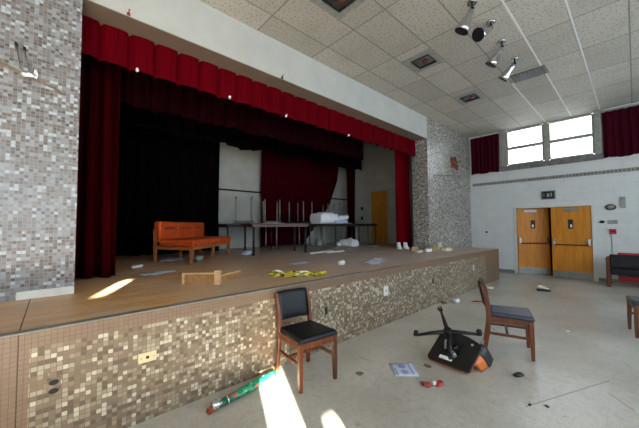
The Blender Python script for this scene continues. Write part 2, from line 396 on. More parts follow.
# stage
struct(MB().box(-.06, 0, YB, 9.27, 0, ZS-.004).box(XP, -.06, 9.21, 9.27, 0, ZS-.004), 'wall_stage_front', 'mosaic_stage', 'brown mosaic tile front of the raised stage')
struct(MB().box(XB, -.055, YSL-3.1, 9.3, ZS-.1, ZS), 'floor_stage', 'stage_floor', 'worn wooden plank floor of the stage')
struct(MB().box(-.068, .006, YB, 3.3, ZS-.006, ZS+.006), 'trim_3', 'grey_base', 'grey nosing strip along the stage edge', bevel=.003)
struct(MB().box(XB-.15, XB, YSL-.2, YSR+.2, 0, ZT), 'wall_stage_back', 'backwall', 'pale grey rear wall of the stage')
struct(wall_with_holes(MB(), 0, 0, XB, XJ, [], lambda m, a, b, c, d: m.box(a, b, YSR, YSR+.15, c, d)).box(XB, XJ, YSR, YSR+.15, ZC, ZT), 'wall_stage_side', 'backwall', 'pale side wall of the stage with the amber door')
struct(MB().box(XB, XJ, YSL-.15, YSL, ZS, ZT), 'wall_stage_wing', 'black_paint')
struct(MB().box(XB, XJ, YSL, YSR, ZT, ZT+.1).box(XJ-.02, XJ, YSL, YSR, ZC, ZT), 'ceiling_stage', 'black_paint')
struct(MB().box(XB, XB+.03, 3.2, 9.3, 2.585, 2.635), 'trim_4', 'black_paint', 'black rail across the pale stage back wall')
# baseboards of the far wall, and the metal strip at the foot of the pier
struct(MB().box(-1.2, DX0-.09, D-.015, D, 0, .1).box(DX1+.09, XR, D-.015, D, 0, .1), 'baseboard_far', 'grey_base')
struct(MB().box(XP, XP+.02, -.25, YL, ZS, ZS+.075), 'baseboard_left', 'white_metal', 'pale metal strip at the foot of the mosaic pier', bevel=.004)
struct(MB().box(XP+.003, -.07, -.156, -.150, ZS-.002, ZS+.002), 'trim_5', 'seam', 'dark seam across the stage floor')
struct(MB().box(-.002, .0015, -.154, -.149, 0, ZS), 'trim_6', 'seam', 'dark vertical seam in the stage front')
# ceiling grid bars, whitened to paint in the window light they catch
k = 7
for x, y0 in ((.94, 7.2), (1.52, 4.2), (2.10, 4.0)):
    struct(MB().box(x-.013, x+.013, y0, D, ZC-.006, ZC+.002), 'trim_%d' % k, 'runner', bevel=.002); k += 1

# ------------------------------------------------------------ far windows
for i, (x0, x1) in enumerate(((-.06, .83), (1.02, 1.92))):
    w = frame_struct('window_%d' % (i+1), 'blown-out bright high window in a grey frame')
    z0, z1 = 3.46, 4.50
    fr = MB()
    fr.box(x0-.05, x0, D-.02, D+.08, z0-.02, z1+.02).box(x1, x1+.05, D-.02, D+.08, z0-.02, z1+.02)
    fr.box(x0, x1, D-.02, D+.08, z1, z1+.045).box(x0, x1, D-.02, D+.08, z0-.05, z0)
    fr.build('window_frame', 'frame_grey', w, bevel=.006)
    MB().box(x0, x1, D-.015, D+.05, 3.915, 4.005).build('window_rail', 'frame_grey', w, bevel=.005)
    MB().box(x0, x1, D+.03, D+.036, z0, 3.915).box(x0, x1, D+.03, D+.036, 4.005, z1).build('window_pane', 'glass', w)
wf = MB()
wf.box(WX0, -.11, D-.05, D+.1, WZ0, ZC).box(.88, .97, D-.05, D+.1, WZ0, ZC).box(1.97, WX1, D-.05, D+.1, WZ0, ZC)
struct(wf, 'trim_20', 'frame_grey', 'grey posts between the high windows', bevel=.006)
struct(MB().box(WX0, WX1, D-.06, D+.1, WZ0, 3.41), 'trim_21', 'sill_grey', 'slate grey sill band below the high windows', bevel=.006)

# ------------------------------------------------------------ curtains
def pleat(t, amp, seed=0):
    return amp*(math.sin(t*2*PI)+.35*math.sin(t*4*PI+1+seed)+.25*math.sin(t*1.3*PI+seed*2))
def drape(name, mat, label, x, y0, y1, z0, z1, folds, amp, axis='y', group=None, hem=.015, gather=0., yf=None, zf=None, cat='curtain', box=False, nz=14, spread=.6):
    rnd = random.Random(hash(name+label) % 1000 if False else len(label)*7+int(abs(y0)*10)); ph = rnd.uniform(0, 6)
    n = folds*10
    def fn(a, b):
        y = y0+(y1-y0)*a; z = z1+(z0-z1)*b
        if yf: y, z = yf(a, b)
        if zf: z = zf(a, b, z)
        t = a*folds
        if box:
            fr = t-math.floor(t); dx = amp*(.6+.4*math.cos((fr-.55)*4)) if fr > .09 else amp*(-1.3)
            dx += amp*.25*math.sin(t*2.7+ph)*b
        else:
            dx = pleat(t+.12*math.sin(b*2.2+a*9), amp*(spread+(1-spread)*b), ph)
        z += hem*math.sin(a*folds*1.7+ph)*b
        return (x+dx, y, z) if axis == 'y' else (y, x+dx, z)
    m = MB().grid(fn, n, nz)
    return tag(m.build(name, mat, solid=.008), label, cat, group)

# front valance in its bright red panels
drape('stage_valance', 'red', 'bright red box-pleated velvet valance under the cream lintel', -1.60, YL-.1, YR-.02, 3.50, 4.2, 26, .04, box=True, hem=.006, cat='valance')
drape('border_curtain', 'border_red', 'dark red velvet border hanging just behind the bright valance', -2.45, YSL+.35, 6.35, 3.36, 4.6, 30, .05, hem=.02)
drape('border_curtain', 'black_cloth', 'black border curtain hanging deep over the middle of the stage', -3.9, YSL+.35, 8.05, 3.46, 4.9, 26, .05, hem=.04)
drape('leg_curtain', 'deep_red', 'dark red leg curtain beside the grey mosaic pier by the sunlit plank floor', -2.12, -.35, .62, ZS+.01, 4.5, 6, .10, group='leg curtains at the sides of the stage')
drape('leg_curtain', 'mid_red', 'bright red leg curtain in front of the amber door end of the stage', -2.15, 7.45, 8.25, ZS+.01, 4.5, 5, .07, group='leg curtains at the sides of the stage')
drape('masking_curtain', 'black_cloth', 'tall black masking curtain behind the orange couch', -5.2, YSL+.3, 3.38, ZS+.01, 4.8, 18, .07)
drape('masking_curtain', 'black_cloth', 'black wing curtain along the dark side of the stage', -1.22, -4.95, -2.6, ZS+.01, 4.8, 12, .06, axis='x')
def swoop(a, b):
    z = 4.7+(ZS+.02-4.7)*b
    ks = ((.8, 6.5), (1.6, 7.25), (2.3, 7.9), (3.3, 8.35), (4.3, 8.5), (4.8, 8.52))
    right = next(y0+(y1-y0)*(z-z0)/(z1-z0) for (z0, y0), (z1, y1) in zip(ks, ks[1:]) if z <= z1)
    return 4.85+(right-4.85)*a, z
drape('back_curtain', 'back_red', 'dark red back curtain swept aside above the stacked tables', -5.42, 4.85, 8, ZS, 4.7, 20, .05, yf=swoop, nz=50)
drape('back_curtain', 'deep_red', 'narrow red strip of curtain beside the amber stage door', -5.2, 8.66, 9.20, ZS+.01, 4.7, 4, .05)
drape('window_curtain', 'maroon', 'maroon curtain between the front mosaic pier and the high windows', D-.09, -1.15, -.29, 3.255, 4.50, 7, .035, axis='x', group='maroon curtains on the far wall')
drape('window_curtain', 'maroon', 'maroon curtain on the far wall above the fire alarm', D-.09, 2.13, 4.2, 3.255, 4.47, 15, .035, axis='x', group='maroon curtains on the far wall')
for (a, b, t) in ((-1.2, -.3, 'between the front pier and the windows'), (2.15, 4.2, 'above the maroon curtain over the fire alarm')):
    tag(MB().box(a, b, D-.15, D-.03, 4.51, 4.545).build('curtain_rail', 'white_metal', bevel=.006), 'white curtain rail ' + t, 'rail', 'white curtain rails on the far wall')

# little white tags pinned to the hem of the valance, hooks on the lintel
for i, (y, dz) in enumerate(((.72, .0), (1.95, .02), (3.02, 0), (4.7, 0))):
    m = MB().blob((-1.535, y, 3.495+dz), (.03, .016, .028), 8, 6, .25, i)
    tag(m.build('hem_tag', 'white'), ['white scrap on the valance hem nearest the pier, above the dark leg curtain', 'white scrap on the valance hem, second along from the grey pier', 'white scrap on the valance hem, third along from the grey pier', 'white scrap on the valance hem, nearest the amber door'][i], 'scrap', 'white scraps on the valance hem')
for i, (y, mt, lb) in enumerate(((.57, 'redbit', 'small red clip on the lower edge of the cream lintel'), (2.72, 'dark_metal', 'small dark hook on the lower edge of the cream lintel'))):
    m = MB().tube([(XP-.01, y, ZF+.02), (XP+.02, y, ZF+.03), (XP+.025, y+.005, ZF+.07)], .009, 6).box(XP-.005, XP+.008, y-.018, y+.018, ZF+.005, ZF+.04)
    tag(m.build('lintel_hook', mt), lb, 'hook')

# ------------------------------------------------------------ double doors
DOOR = frame_struct('door_1', 'honey coloured double doors in a white frame')
fr = MB(); fr.box(DX0-.06, DX0, D-.03, D+.12, 0, DZ+.06).box(DX1, DX1+.06, D-.03, D+.12, 0, DZ+.06).box(DX0, DX1, D-.03, D+.12, DZ, DZ+.06)
fr.build('door_frame', 'white_metal', DOOR, bevel=.005)
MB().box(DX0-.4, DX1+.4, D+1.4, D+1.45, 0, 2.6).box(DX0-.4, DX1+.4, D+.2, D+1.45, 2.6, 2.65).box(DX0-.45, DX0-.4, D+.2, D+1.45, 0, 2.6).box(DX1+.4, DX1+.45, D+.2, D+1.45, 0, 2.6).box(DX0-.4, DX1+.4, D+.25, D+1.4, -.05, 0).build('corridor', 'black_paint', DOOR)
def leaf(name, hinge, width, sign, ang, closer_mat, label_shift):
    L = MB(); x0, x1 = (0, width) if sign > 0 else (-width, 0)
    L.box(x0, x1, -.022, .022, .012, DZ-.006)
    o = L.build('door_leaf', 'door', DOOR, bevel=.003); o.location = (hinge, D+.02, 0); o.rotation_euler = (0, 0, ang)
    MB().box(x0+.02, x1-.02, -.028, -.022, .015, .20).build('kick_plate', 'grey_metal', o)
    v = MB(); vx = x0+width*.50; v.box(vx-.055, vx+.055, -.03, -.022, 1.40, 1.66); v.build('vision_frame', 'dark_metal', o, bevel=.004)
    MB().box(vx-.035, vx+.035, -.034, -.030, 1.43, 1.63).build('vision_pane', 'black_hole', o)
    MB().box(vx-.028+label_shift*.02, vx+.012+label_shift*.02, -.0365, -.034, 1.44, 1.52).build('pane_label', 'white', o)  # white label, set slightly sideways on one leaf
    MB().tube([(x0+.07, -.075, .95), (x1-.07, -.075, .95)], .018, 10).build('push_bar', 'bronze', o)
    for hx in (x0+.06, x1-.06):
        h = MB().box(hx-.035, hx+.035, -.085, -.022, .93, 1.13).build('bar_case', 'chrome', o, bevel=.012)
    cx = x0+width*(.42 if sign > 0 else .52)
    MB().box(cx-.16, cx+.16, -.075, -.022, DZ-.13, DZ-.05).build('door_closer', closer_mat, o, bevel=.008)
    return o
leaf('left', DX0+.005, .815, 1, R(24), 'white_metal', 0)
leaf('right', DX1-.005, .86, -1, R(2.0), 'grey_metal', 1)
# stage side door
SDR = frame_struct('door_2', 'amber wooden door in the side wall of the stage')
MB().box(-4.42, -3.68, YSR-.05, YSR, ZS, ZS+2.0).build('door_leaf', 'stage_door', SDR, bevel=.004)
MB().box(-4.47, -4.42, YSR-.04, YSR, ZS, ZS+2.05).box(-3.68, -3.63, YSR-.04, YSR, ZS, ZS+2.05).box(-4.47, -3.63, YSR-.04, YSR, ZS+2.0, ZS+2.05).build('door_frame', 'backwall', SDR)
MB().blob((-4.35, YSR-.09, ZS+.95), (.03, .04, .03), jit=0).build('door_knob', 'chrome', SDR)

# ------------------------------------------------------------ things on the far wall
sg = thing('wall_sign', 'small dark square sign with pale marks above the double doors', 'sign', (.93, D, 2.39))
MB().box(-.17, .17, -.03, 0, -.125, .125).build('sign_frame', 'grey_metal', sg, bevel=.006)
MB().box(-.14, .14, -.036, -.03, -.10, .10).build('sign_panel', 'black_hole', sg)
for (x0, x1, z0, z1) in ((-.03, .03, -.06, .05), (.055, .095, -.05, .06), (-.105, -.09, -.04, .05)):
    MB().box(x0, x1, -.039, -.036, z0, z1).build('sign_mark', 'frame_grey', sg)
gr = thing('air_grille', 'long slotted air grille on the far wall under the ledge', 'grille', (0, D, 2.85))
MB().box(-1.15, 3.3, -.012, 0, 0, .10).build('grille_frame', 'frame_grey', gr)
g = MB()
for i in range(59): g.box(-1.13+i*.075, -1.13+i*.075+.045, -.018, -.011, .018, .082)
g.build('grille_slats', 'sill_grey', gr)
al = thing('wall_bell', 'oval dark-rimmed wall bell beside the double doors', 'bell', (2.22, D, 1.965))
MB().loft([[(.10*s*math.cos(t), -y, .075*s*math.sin(t)) for t in [2*PI*k/20 for k in range(20)]] for s, y in ((1, 0), (1, .05), (.85, .06))]).build('bell_rim', 'dark_metal', al)
MB().loft([[(.07*s*math.cos(t), -y, .05*s*math.sin(t)) for t in [2*PI*k/20 for k in range(20)]] for s, y in ((1, .055), (1, .07), (.5, .085))]).build('bell_dome', 'frame_grey', al)
tag(MB().box(2.40, 2.485, D-.05, D, 1.93, 2.22).build('wall_box', 'frame_grey', bevel=.006), 'tall pale grey box on the far wall beside the bell', 'box')
tag(MB().loft([[(2.04+.055*math.cos(t), D-y, 1.585+.04*math.sin(t)) for t in [2*PI*k/14 for k in range(14)]] for y in (0, .04)]).build('switch_knob', 'dark_metal'), 'small dark round switch on the far wall beside the doors', 'switch')
tag(MB().box(2.14, 2.33, D-.015, D, 1.53, 1.63).build('wall_plate', 'frame_grey', bevel=.003), 'pale grey plate above the red fire alarm', 'plate')
fa = thing('fire_alarm', 'small red fire alarm box on the far wall above the bench', 'alarm', (2.235, D, 1.33))
MB().box(-.065, .065, -.05, 0, -.065, .065).build('alarm_case', 'redpanel', fa, bevel=.006)
MB().box(-.04, .04, -.057, -.05, -.01, .02).build('alarm_handle', 'black_hole', fa)
tag(MB().box(2.018, 2.04, D-.01, D, 1.30, 1.34).build('thermostat', 'cream'), 'tiny cream button on the far wall beside the fire alarm', 'button')
tag(MB().tube([(2.205, D-.012, 1.265), (2.21, D-.012, .8), (2.225, D-.012, .45)], .007, 6).build('alarm_cable', 'frame_grey'), 'thin cable running down from the red fire alarm', 'cable')
tag(MB().loft([[(-.75+.035*math.cos(t), D-y, 1.28+.035*math.sin(t)) for t in [2*PI*k/12 for k in range(12)]] for y in (0, .02)]).build('wall_hole_cover', 'dark_metal'), 'small dark disc on the white wall beyond the stage end', 'disc')
tag(MB().obox((2.50, D-.06, .43), (.20, 0, 0), (0, .012, .0), (0, .03, .36)).build('leaning_board', 'redpanel', bevel=.004), 'red board leaning on the far wall behind the bench', 'board')

# black bench by the far wall
bn = thing('waiting_bench', 'black padded bench with dark red-brown wooden end under the fire alarm', 'bench', (2.15, 10.05, 0))
for y in (-.05, .45):
    m = MB(); m.bar([(0, y, 0), (0, y, .70)], (.035, .03), (1, 0, 0)); m.build('leg', 'chairwood', bn, bevel=.004)
m = MB(); m.bar([(0, -.06, .66), (0, .47, .68)], (.04, .02), (1, 0, 0)); m.build('armrest', 'chairwood', bn, bevel=.004)
MB().box(.03, 1.7, -.08, .44, .30, .47).build('seat', 'vinyl', bn, bevel=.03)
MB().box(.03, 1.7, -.085, .0, .47, .79).build('backrest', 'vinyl', bn, bevel=.025)
for y in (-.05, .45): MB().box(1.70, 1.76, y-.03, y+.03, 0, .68).build('leg', 'chairwood', bn, bevel=.004)

# ------------------------------------------------------------ sockets on the stage front
def outlet(y, z, w, h, mt, label, kind):
    t = thing('socket_outlet' if kind != 'plate' else 'cover_plate', label, 'outlet', (0, y, z))
    MB().box(0, .006, -w/2, w/2, -h/2, h/2).build('plate', mt, t, bevel=.002)
    m = MB()
    if kind == 'duplex':
        for dz in (-.028, .028): m.loft([[(x, .026*math.cos(a), dz+.017*math.sin(a)) for a in [2*PI*k/16 for k in range(16)]] for x in (.004, .009)])
    else:
        m.loft([[(x, .012*math.cos(a), .012*math.sin(a)) for a in [2*PI*k/12 for k in range(12)]] for x in (.004, .008)])
    m.build('socket', 'black_hole', t)
    if kind == 'plate':
        for yy in (-.045, .045): MB().tube([(.004, yy, 0), (.009, yy, 0)], .004, 8).build('screw', 'dark_metal', t)
outlet(.02, .465, .072, .115, 'stain', 'brown double socket with black faces near the seam of the stage front', 'duplex')
outlet(.565, .49, .125, .075, 'beige', 'beige horizontal cover plate on the stage front', 'plate')
outlet(3.80, .51, .12, .15, 'white_metal', 'white socket plate with dark hole on the stage front beyond the nearest chair', 'round')
outlet(2.52, .46, .045, .09, 'black_plastic', 'small dark socket on the stage front just behind the nearest chair', 'round')
outlet(5.34, .46, .05, .10, 'black_plastic', 'small dark socket far along the stage front', 'round')
outlet(7.38, .50, .08, .12, 'white_metal', 'small white socket plate near the doors end of the stage front', 'round')

# broken wall lamp and scars on the piers
bl = thing('broken_sconce', 'broken wall lamp with two bare prongs on the grey pier', 'lamp', (XP, -.22, 3.0))
m = MB().blob((.018, .0, -.032), (.014, .05, .022), 9, 6, .3, 4).blob((.015, .05, -.01), (.014, .018, .045), 8, 6, .3, 8); m.build('bracket', 'white', bl)
for y0, y1, z1 in ((-.05, -.085, .21), (.005, -.03, .19)):
    p = MB().tube([(.02, y0+.05, -.03), (.035, y0, .01), (.04, y1, z1)], .0065, 8).build('prong', 'grey_metal', bl)
    MB().tube([(.04, y1, z1-.005), (.041, y1-.003, z1+.03)], .011, 8).build('prong_tip', 'black_hole', p)
def scar(name, mt, label, pts, w, seed):
    rnd = random.Random(seed); m = MB(); n = len(pts)
    up = []; dn = []
    for (y, z) in pts:
        up.append((XP+.004, y, z+w*rnd.uniform(.4, 1.1))); dn.append((XP+.004, y, z-w*rnd.uniform(.4, 1.1)))
    for i in range(n-1): m.obox(((Vector(up[i])+Vector(dn[i+1]))/2), (.003, 0, 0), (Vector(up[i+1])-Vector(up[i]))*.52, ((Vector(up[i])-Vector(dn[i])))*.5)
    return tag(m.build(name, mt), label, 'scar')
scar('cable_scar', 'stain', 'brown torn strip across the grey pier beside the broken lamp', [(-.42, 3.03), (-.34, 3.0), (-.25, 2.965), (-.17, 2.955), (-.10, 2.93), (-.04, 2.90), (.02, 2.86)], .022, 1)
scar('cable_scar', 'stain', 'faint brown crack across the front mosaic pier below the rust hole', [(8.05, 2.95), (8.3, 2.99), (8.7, 3.02), (9.1, 3.06), (9.5, 3.10), (9.8, 3.12)], .014, 2)
hb = thing('wall_hole', 'ragged rust-brown hole in the front mosaic pier', 'hole', (XP, 9.42, 3.51))
m = MB().blob((0, 0, 0), (.02, .30, .2), 13, 5, .4, 5); m.build('hole_rim', 'rust', hb)
MB().blob((.015, .05, .03), (.015, .12, .06), 9, 5, .3, 6).tube([(.02, .2, .06), (.04, .42, .10)], .02, 6).build('hole_core', 'stain', hb)

# ------------------------------------------------------------ ceiling fittings
def ceil_light(x, y, label):
    t = thing('ceiling_light', label, 'ceiling light', (x, y, ZC), 0, 'recessed square ceiling lights')
    m = MB(); a, b = .29, .16
    m.box(-a, a, -a, -b, -.008, 0).box(-a, a, b, a, -.008, 0).box(-a, -b, -b, b, -.008, 0).box(b, a, -b, b, -.008, 0)
    m.build('trim_ring', 'frame_grey', t)
    m = MB(); m.box(-.155, .155, -.155, .155, -.002, .0); m.build('reflector', 'chrome_dim', t)
    m = MB()
    for s in (-1, 1): m.box(s*.165-.007, s*.165+.007, -.172, .172, -.02, 0).box(-.172, .172, s*.165-.007, s*.165+.007, -.02, 0)
    m.build('lamp_frame', 'black_plastic', t)
    MB().blob((.02, .03, -.012), (.06, .06, .018), 12, 6, 0).build('bulb', 'rustglass', t)
M['chrome_dim'] = plain('dull_reflector', (150, 146, 142), .18, .9, .1, 12)
M['rustglass'] = plain('amber_bulb', (120, 70, 58), .2)
ceil_light(.09, 4.98, 'recessed square ceiling light, second along from the camera over the stage side')
ceil_light(.07, 7.24, 'recessed square ceiling light closest to the front mosaic pier')
ceil_light(.07, 2.74, 'recessed square ceiling light cut off by the top edge of the photo')
vt = thing('ceiling_vent', 'dark rectangular vent in the ceiling beside the spotlights', 'vent', (1.29, 7.0, ZC))
MB().box(-.29, .29, -.2, .2, -.012, 0).build('vent_frame', 'vent', vt)
m = MB()
for i in range(9): m.box(-.27+i*.06, -.27+i*.06+.035, -.18, .18, -.018, -.011)
m.build('vent_slats', 'dark_metal', vt)

def spot(x, y, label, tilt, spin):
    t = thing('spotlight', label, 'spotlight', (x, y, ZC), 0, 'chrome ceiling spotlights')
    MB().tube([(0, 0, 0), (0, 0, -.03)], .06, 16).build('canopy', 'chrome', t)
    MB().tube([(0, 0, -.03), (0, 0, -.09)], .014, 8).blob((0, 0, -.10), (.028, .028, .028), 10, 6, 0).build('swivel', 'dark_metal', t)
    d = Vector((-math.cos(spin)*math.cos(tilt), -math.sin(spin)*math.cos(tilt), -math.sin(tilt))); p = Vector((0, 0, -.10))
    MB().tube([p, p+d*.03, p+d*.09, p+d*.12, p+d*.24, p+d*.30], [.02, .042, .045, .05, .085, .092], 18).build('lamp_head', 'chrome', t)
    h = MB(); q = p+d*.30
    h.tube([q-d*.004, q+d*.004], .096, 18).build('head_rim', 'dark_metal', t)
    MB().tube([q+d*.003, q+d*.008], .075, 18).build('lamp_face', 'black_plastic', t)
spot(1.24, 4.12, 'chrome cone spotlight at the top edge of the photo', R(62), R(12))
spot(1.28, 4.74, 'chrome spotlight whose dark mouth faces the hall, second of the row', R(32), R(66))
spot(1.25, 5.38, 'chrome cone spotlight third of the ceiling row', R(54), R(2))
spot(1.25, 6.12, 'chrome cone spotlight beside the dark ceiling vent', R(46), R(-4))

# ------------------------------------------------------------ wooden side chairs
def side_chair(seat_mat, label):
    t = thing('side_chair', label, 'chair', (0, 0, 0), 0, 'wooden side chairs on the hall floor')
    for s in (-1, 1):
        MB().bar([(.215, s*.205, 0), (.212, s*.203, .20), (.205, s*.20, .43)], [(.016, .016), (.021, .021), (.024, .024)]).build('leg', 'chairwood', t, bevel=.004)
        MB().bar([(-.255, s*.195, 0), (-.215, s*.19, .25), (-.205, s*.19, .46), (-.232, s*.195, .66), (-.275, s*.195, .812)], [(.016, .018), (.018, .022), (.018, .026), (.016, .022), (.014, .016)]).build('back_post', 'chairwood', t, bevel=.004)
    a = MB(); a.box(.19, .222, -.19, .19, .37, .435).box(-.215, -.19, -.18, .18, .37, .435)
    for s in (-1, 1): a.box(-.2, .2, s*.198-.012, s*.198+.012, .37, .435)
    a.build('seat_frame', 'chairwood', t, bevel=.003)
    st = MB()
    for s in (-1, 1): st.bar([(-.225, s*.192, .235), (.213, s*.203, .235)], (.011, .014))
    st.bar([(-.02, -.195, .235), (-.02, .195, .235)], (.014, .011), (1, 0, 0)); st.build('stretcher', 'chairwood', t, bevel=.003)
    def cush(h):
        return [[(x*sx, y*sy, z) for (x, y) in ((.24, -.225), (.24, .225), (-.19, .195), (-.19, -.195))] for sx, sy, z in h]
    MB().loft(cush(((.97, .97, .43), (1, 1, .445), (1, 1, .465), (.94, .94, .485)))).build('seat', seat_mat, t, bevel=.012, seg=3)
    rings = []
    for v, pad in ((0, .006), (.02, .014), (.06, .020), (.25, .022), (.5, .022), (.75, .022), (.91, .021), (.95, .017), (.98, .010), (1, .002)):
        z = .53+.292*v; xb = -.222-.056*v; ring = []
        ys = [-.178+.356*k/8 for k in range(9)]
        ring += [(xb-.022*math.cos(y/.178*PI/2)+pad, y, z) for y in ys]
        ring += [(xb-.022*math.cos(y/.178*PI/2)-pad, y, z) for y in ys[::-1]]
        rings.append(ring)
    MB().loft(rings).build('backrest', 'vinyl', t)
    return t
ch = side_chair('vinyl', 'dark wooden side chair with black vinyl pads against the mosaic stage front')
ch.location = (.34, 1.91, 0); ch.rotation_euler = (0, 0, R(-6))
c2 = side_chair('navy_vinyl', 'dark wooden side chair with navy seat standing past the toppled swivel chair')
c2.location = (1.555, 4.10, 0); c2.rotation_euler = (0, 0, R(18))
c3 = copy_tree(c2); c3['label'] = 'wooden side chair with navy seat mostly cut off by the photo edge'
c3.location = (2.78, 6.02, 0); c3.rotation_euler = (0, 0, R(190))

# ------------------------------------------------------------ toppled swivel chair
sw = thing('swivel_chair', 'toppled black swivel chair with orange upholstery lying upside down', 'chair', (1.01, 3.14, 0))
T = R(31)
u = Vector((.999, -.04, 0)); w = Vector((.04, .999, 0)); zz = Vector((0, 0, 1))
n_ = -math.sin(T)*w+math.cos(T)*zz; b_ = math.cos(T)*w+math.sin(T)*zz
L3 = lambda a, b, c: u*a+b_*b+n_*c
base = .085
m = MB()
def slab(m, pts, c0, c1):
    k = len(pts); m.loft([[L3(a, b, c0) for a, b in pts], [L3(a, b, c1) for a, b in pts]], True, False); return m
outl = [(.02, .0), (.43, .0), (.46, .02), (.475, .33), (.43, .385), (.30, .43), (.04, .46), (.0, .43), (-.01, .03)]
slab(m, outl, .016, .05).build('seat_pan', 'black_plastic', sw, bevel=.012)
slab(MB(), [(a*.98+.004, b*.98+.004) for a, b in outl], .0, .018).build('seat_cushion', 'orange_shell', sw, bevel=.012)
def backfn(off, a0, a1, ext):
    def fn(a, b):
        a = a0+(a1-a0)*a; q = b*1.25; du = .44+ext*math.sin(min(q, 1.2)*1.2); dn = .035-.17*b*b-.02*b
        p = L3(du, .13+.24*a, dn)+n_*off*(1-b)+u*off*b; p.z = max(p.z, .016); return p
    return fn
MB().grid(backfn(.010, .52, 1.06, .075), 6, 8).build('back_shell', 'black_plastic', sw, solid=.014)
MB().grid(backfn(-.004, 0, 1, .075), 8, 8).build('back_cushion', 'orange_shell', sw, solid=.022)
cc = (.225, .215)
MB().tube([L3(*cc, .045), L3(*cc, .11)], .045, 14).tube([L3(*cc, .11), L3(*cc, .28)], .027, 14).tube([L3(*cc, .25), L3(*cc, .33)], .042, 14).build('column', 'dark_metal', sw)
for a, al_ in ((20, .30), (126, .37), (203, .345), (296, .31)):
    ca, sa = math.cos(R(a)), math.sin(R(a)); p0 = L3(cc[0], cc[1], .305); p1 = L3(cc[0]+al_*ca, cc[1]+al_*sa, .265)
    arm = MB(); arm.tube([p0, (p0+p1)/2+n_*.006, p1], [.026, .02, .014], 8); ao = arm.build('base_arm', 'black_plastic', sw)
    cp = p1+n_*.03; ax = (u*(-sa)+b_*ca)
    MB().tube([p1, cp], .009, 8).tube([cp-ax*.022, cp-ax*.004], .027, 14).tube([cp+ax*.004, cp+ax*.022], .027, 14).build('caster', 'black_plastic', ao)
pl = MB(); slab(pl, [(.14, .13), (.31, .13), (.31, .30), (.14, .30)], .049, .063).build('mount_plate', 'dark_metal', sw)
slab(MB(), [(.12, .05), (.26, .05), (.26, .09), (.12, .09)], .049, .054).build('maker_label', 'white', sw)['label'] = 'pale sticker under the seat'
MB().tube([L3(.15, .17, .065), L3(.13, .24, .10), L3(.17, .31, .11)], .013, 8).tube([L3(.27, .12, .06), L3(.26, .12, .11)], .024, 10).build('tilt_lever', 'grey_leg', sw)
MB().tube([L3(.38, .33, .048), L3(.38, .33, .058)], .014, 10).build('glide_button', 'cream', sw)

# ------------------------------------------------------------ litter on the hall floor
gt = thing('wrapped_tube', 'long green printed tube with crumpled silver end lying by the stage front', 'tube', (0, 0, 0))
a0, a1 = Vector((.262, .97, .036)), Vector((.135, 1.67, .036)); dv = (a1-a0)
MB().tube([a0+dv*.22, a0+dv*.25, a0+dv*.6, a1-dv*.01, a1], [.03, .036, .037, .036, .032], 16).build('tube_body', 'tube', gt)
MB().tube([a0+dv*.20, a0+dv*.22], .038, 16).build('silver_band', 'silver', gt)
MB().tube([a0+dv*.10, a0+dv*.20], [.028, .034], 12).build('torn_wrap', 'redbit_dark' if 'redbit_dark' in M else 'tube', gt)
MB().blob(a0+dv*.07+Vector((0, 0, .012)), (.035, .05, .034), 10, 7, .3, 3).build('foil_end', 'silver', gt)
MB().blob(a0+dv*.0+Vector((.0, 0, -.008)), (.03, .035, .027), 10, 7, .2, 9).build('tube_mouth', 'rust', gt)

def sheet(name, mt, label, cx, cy, z, lx, ly, rz, crumple=.01, seed=0, cat='paper', n=8, group=None):
    rnd = random.Random(seed); ph = [rnd.uniform(0, 6) for _ in range(6)]
    ca, sa = math.cos(rz), math.sin(rz)
    def fn(a, b):
        x = (a-.5)*lx*(1+.05*math.sin(b*5+ph[0])); y = (b-.5)*ly*(1+.05*math.sin(a*5+ph[1]))
        h = crumple*(1+.5*math.sin(a*9+ph[2])+.5*math.sin(b*8+ph[3])+.4*math.sin((a+b)*13+ph[4]))*(1-.0*a)
        return (x*ca-y*sa, x*sa+y*ca, max(h, .0)+.002)
    o = MB().grid(fn, n, n).build(name, mt, solid=.002); o.location = (cx, cy, z); return tag(o, label, cat, group)
lf = thing('leaflet', 'pale blue printed leaflet lying flat on the floor near the toppled chair', 'paper', (.94, 2.745, 0), R(47))
MB().grid(lambda a, b: ((a-.5)*.25, (b-.5)*.27, .003+.002*math.sin(a*6)*math.sin(b*5)), 6, 6).build('page', 'bluewhite', lf, solid=.002)
pm = plain('leaflet_ink', (140, 150, 196), .8); M['ink'] = pm
for y in (-.055, .065):
    MB().loft([[(.04*math.cos(t), y+.045*math.sin(t), z) for t in [2*PI*k/14 for k in range(14)]] for z in (.004, .0075)]).build('printed_circle', 'ink', lf)
for x, a, b in ((-.08, -.12, .03), (.08, -.1, .1)): MB().box(x-.005, x+.005, a, b, .004, .0075).build('printed_line', 'ink', lf)
def scrap(name, mt, label, x, y, z, r, seed, cat='scrap', group=None):
    m = MB().blob((0, 0, r[2]*.92), r, 9, 6, .32, seed); o = m.build(name, mt); o.location = (x, y, z); o.rotation_euler = (0, 0, seed); return tag(o, label, cat, group)
rw = thing('torn_wrapper', 'torn red and white wrapper in front of the toppled chair', 'wrapper', (1.30, 2.69, 0))
MB().blob((-.05, -.05, .012), (.05, .045, .014), 9, 6, .35, 1).blob((.03, .06, .012), (.04, .06, .014), 9, 6, .4, 2).build('red_film', 'redbit', rw)
MB().blob((.0, .01, .016), (.025, .028, .014), 8, 6, .3, 3).build('white_film', 'white', rw)
scrap('dark_scrap', 'stain', 'dark torn scrap beside the pale leaflet under the toppled chair', 1.08, 3.0, 0, (.045, .03, .008), 3)
scrap('dark_lump', 'black_plastic', 'small black lump on the floor in front of the navy-seated chair', 1.80, 3.46, 0, (.05, .035, .02), 4)
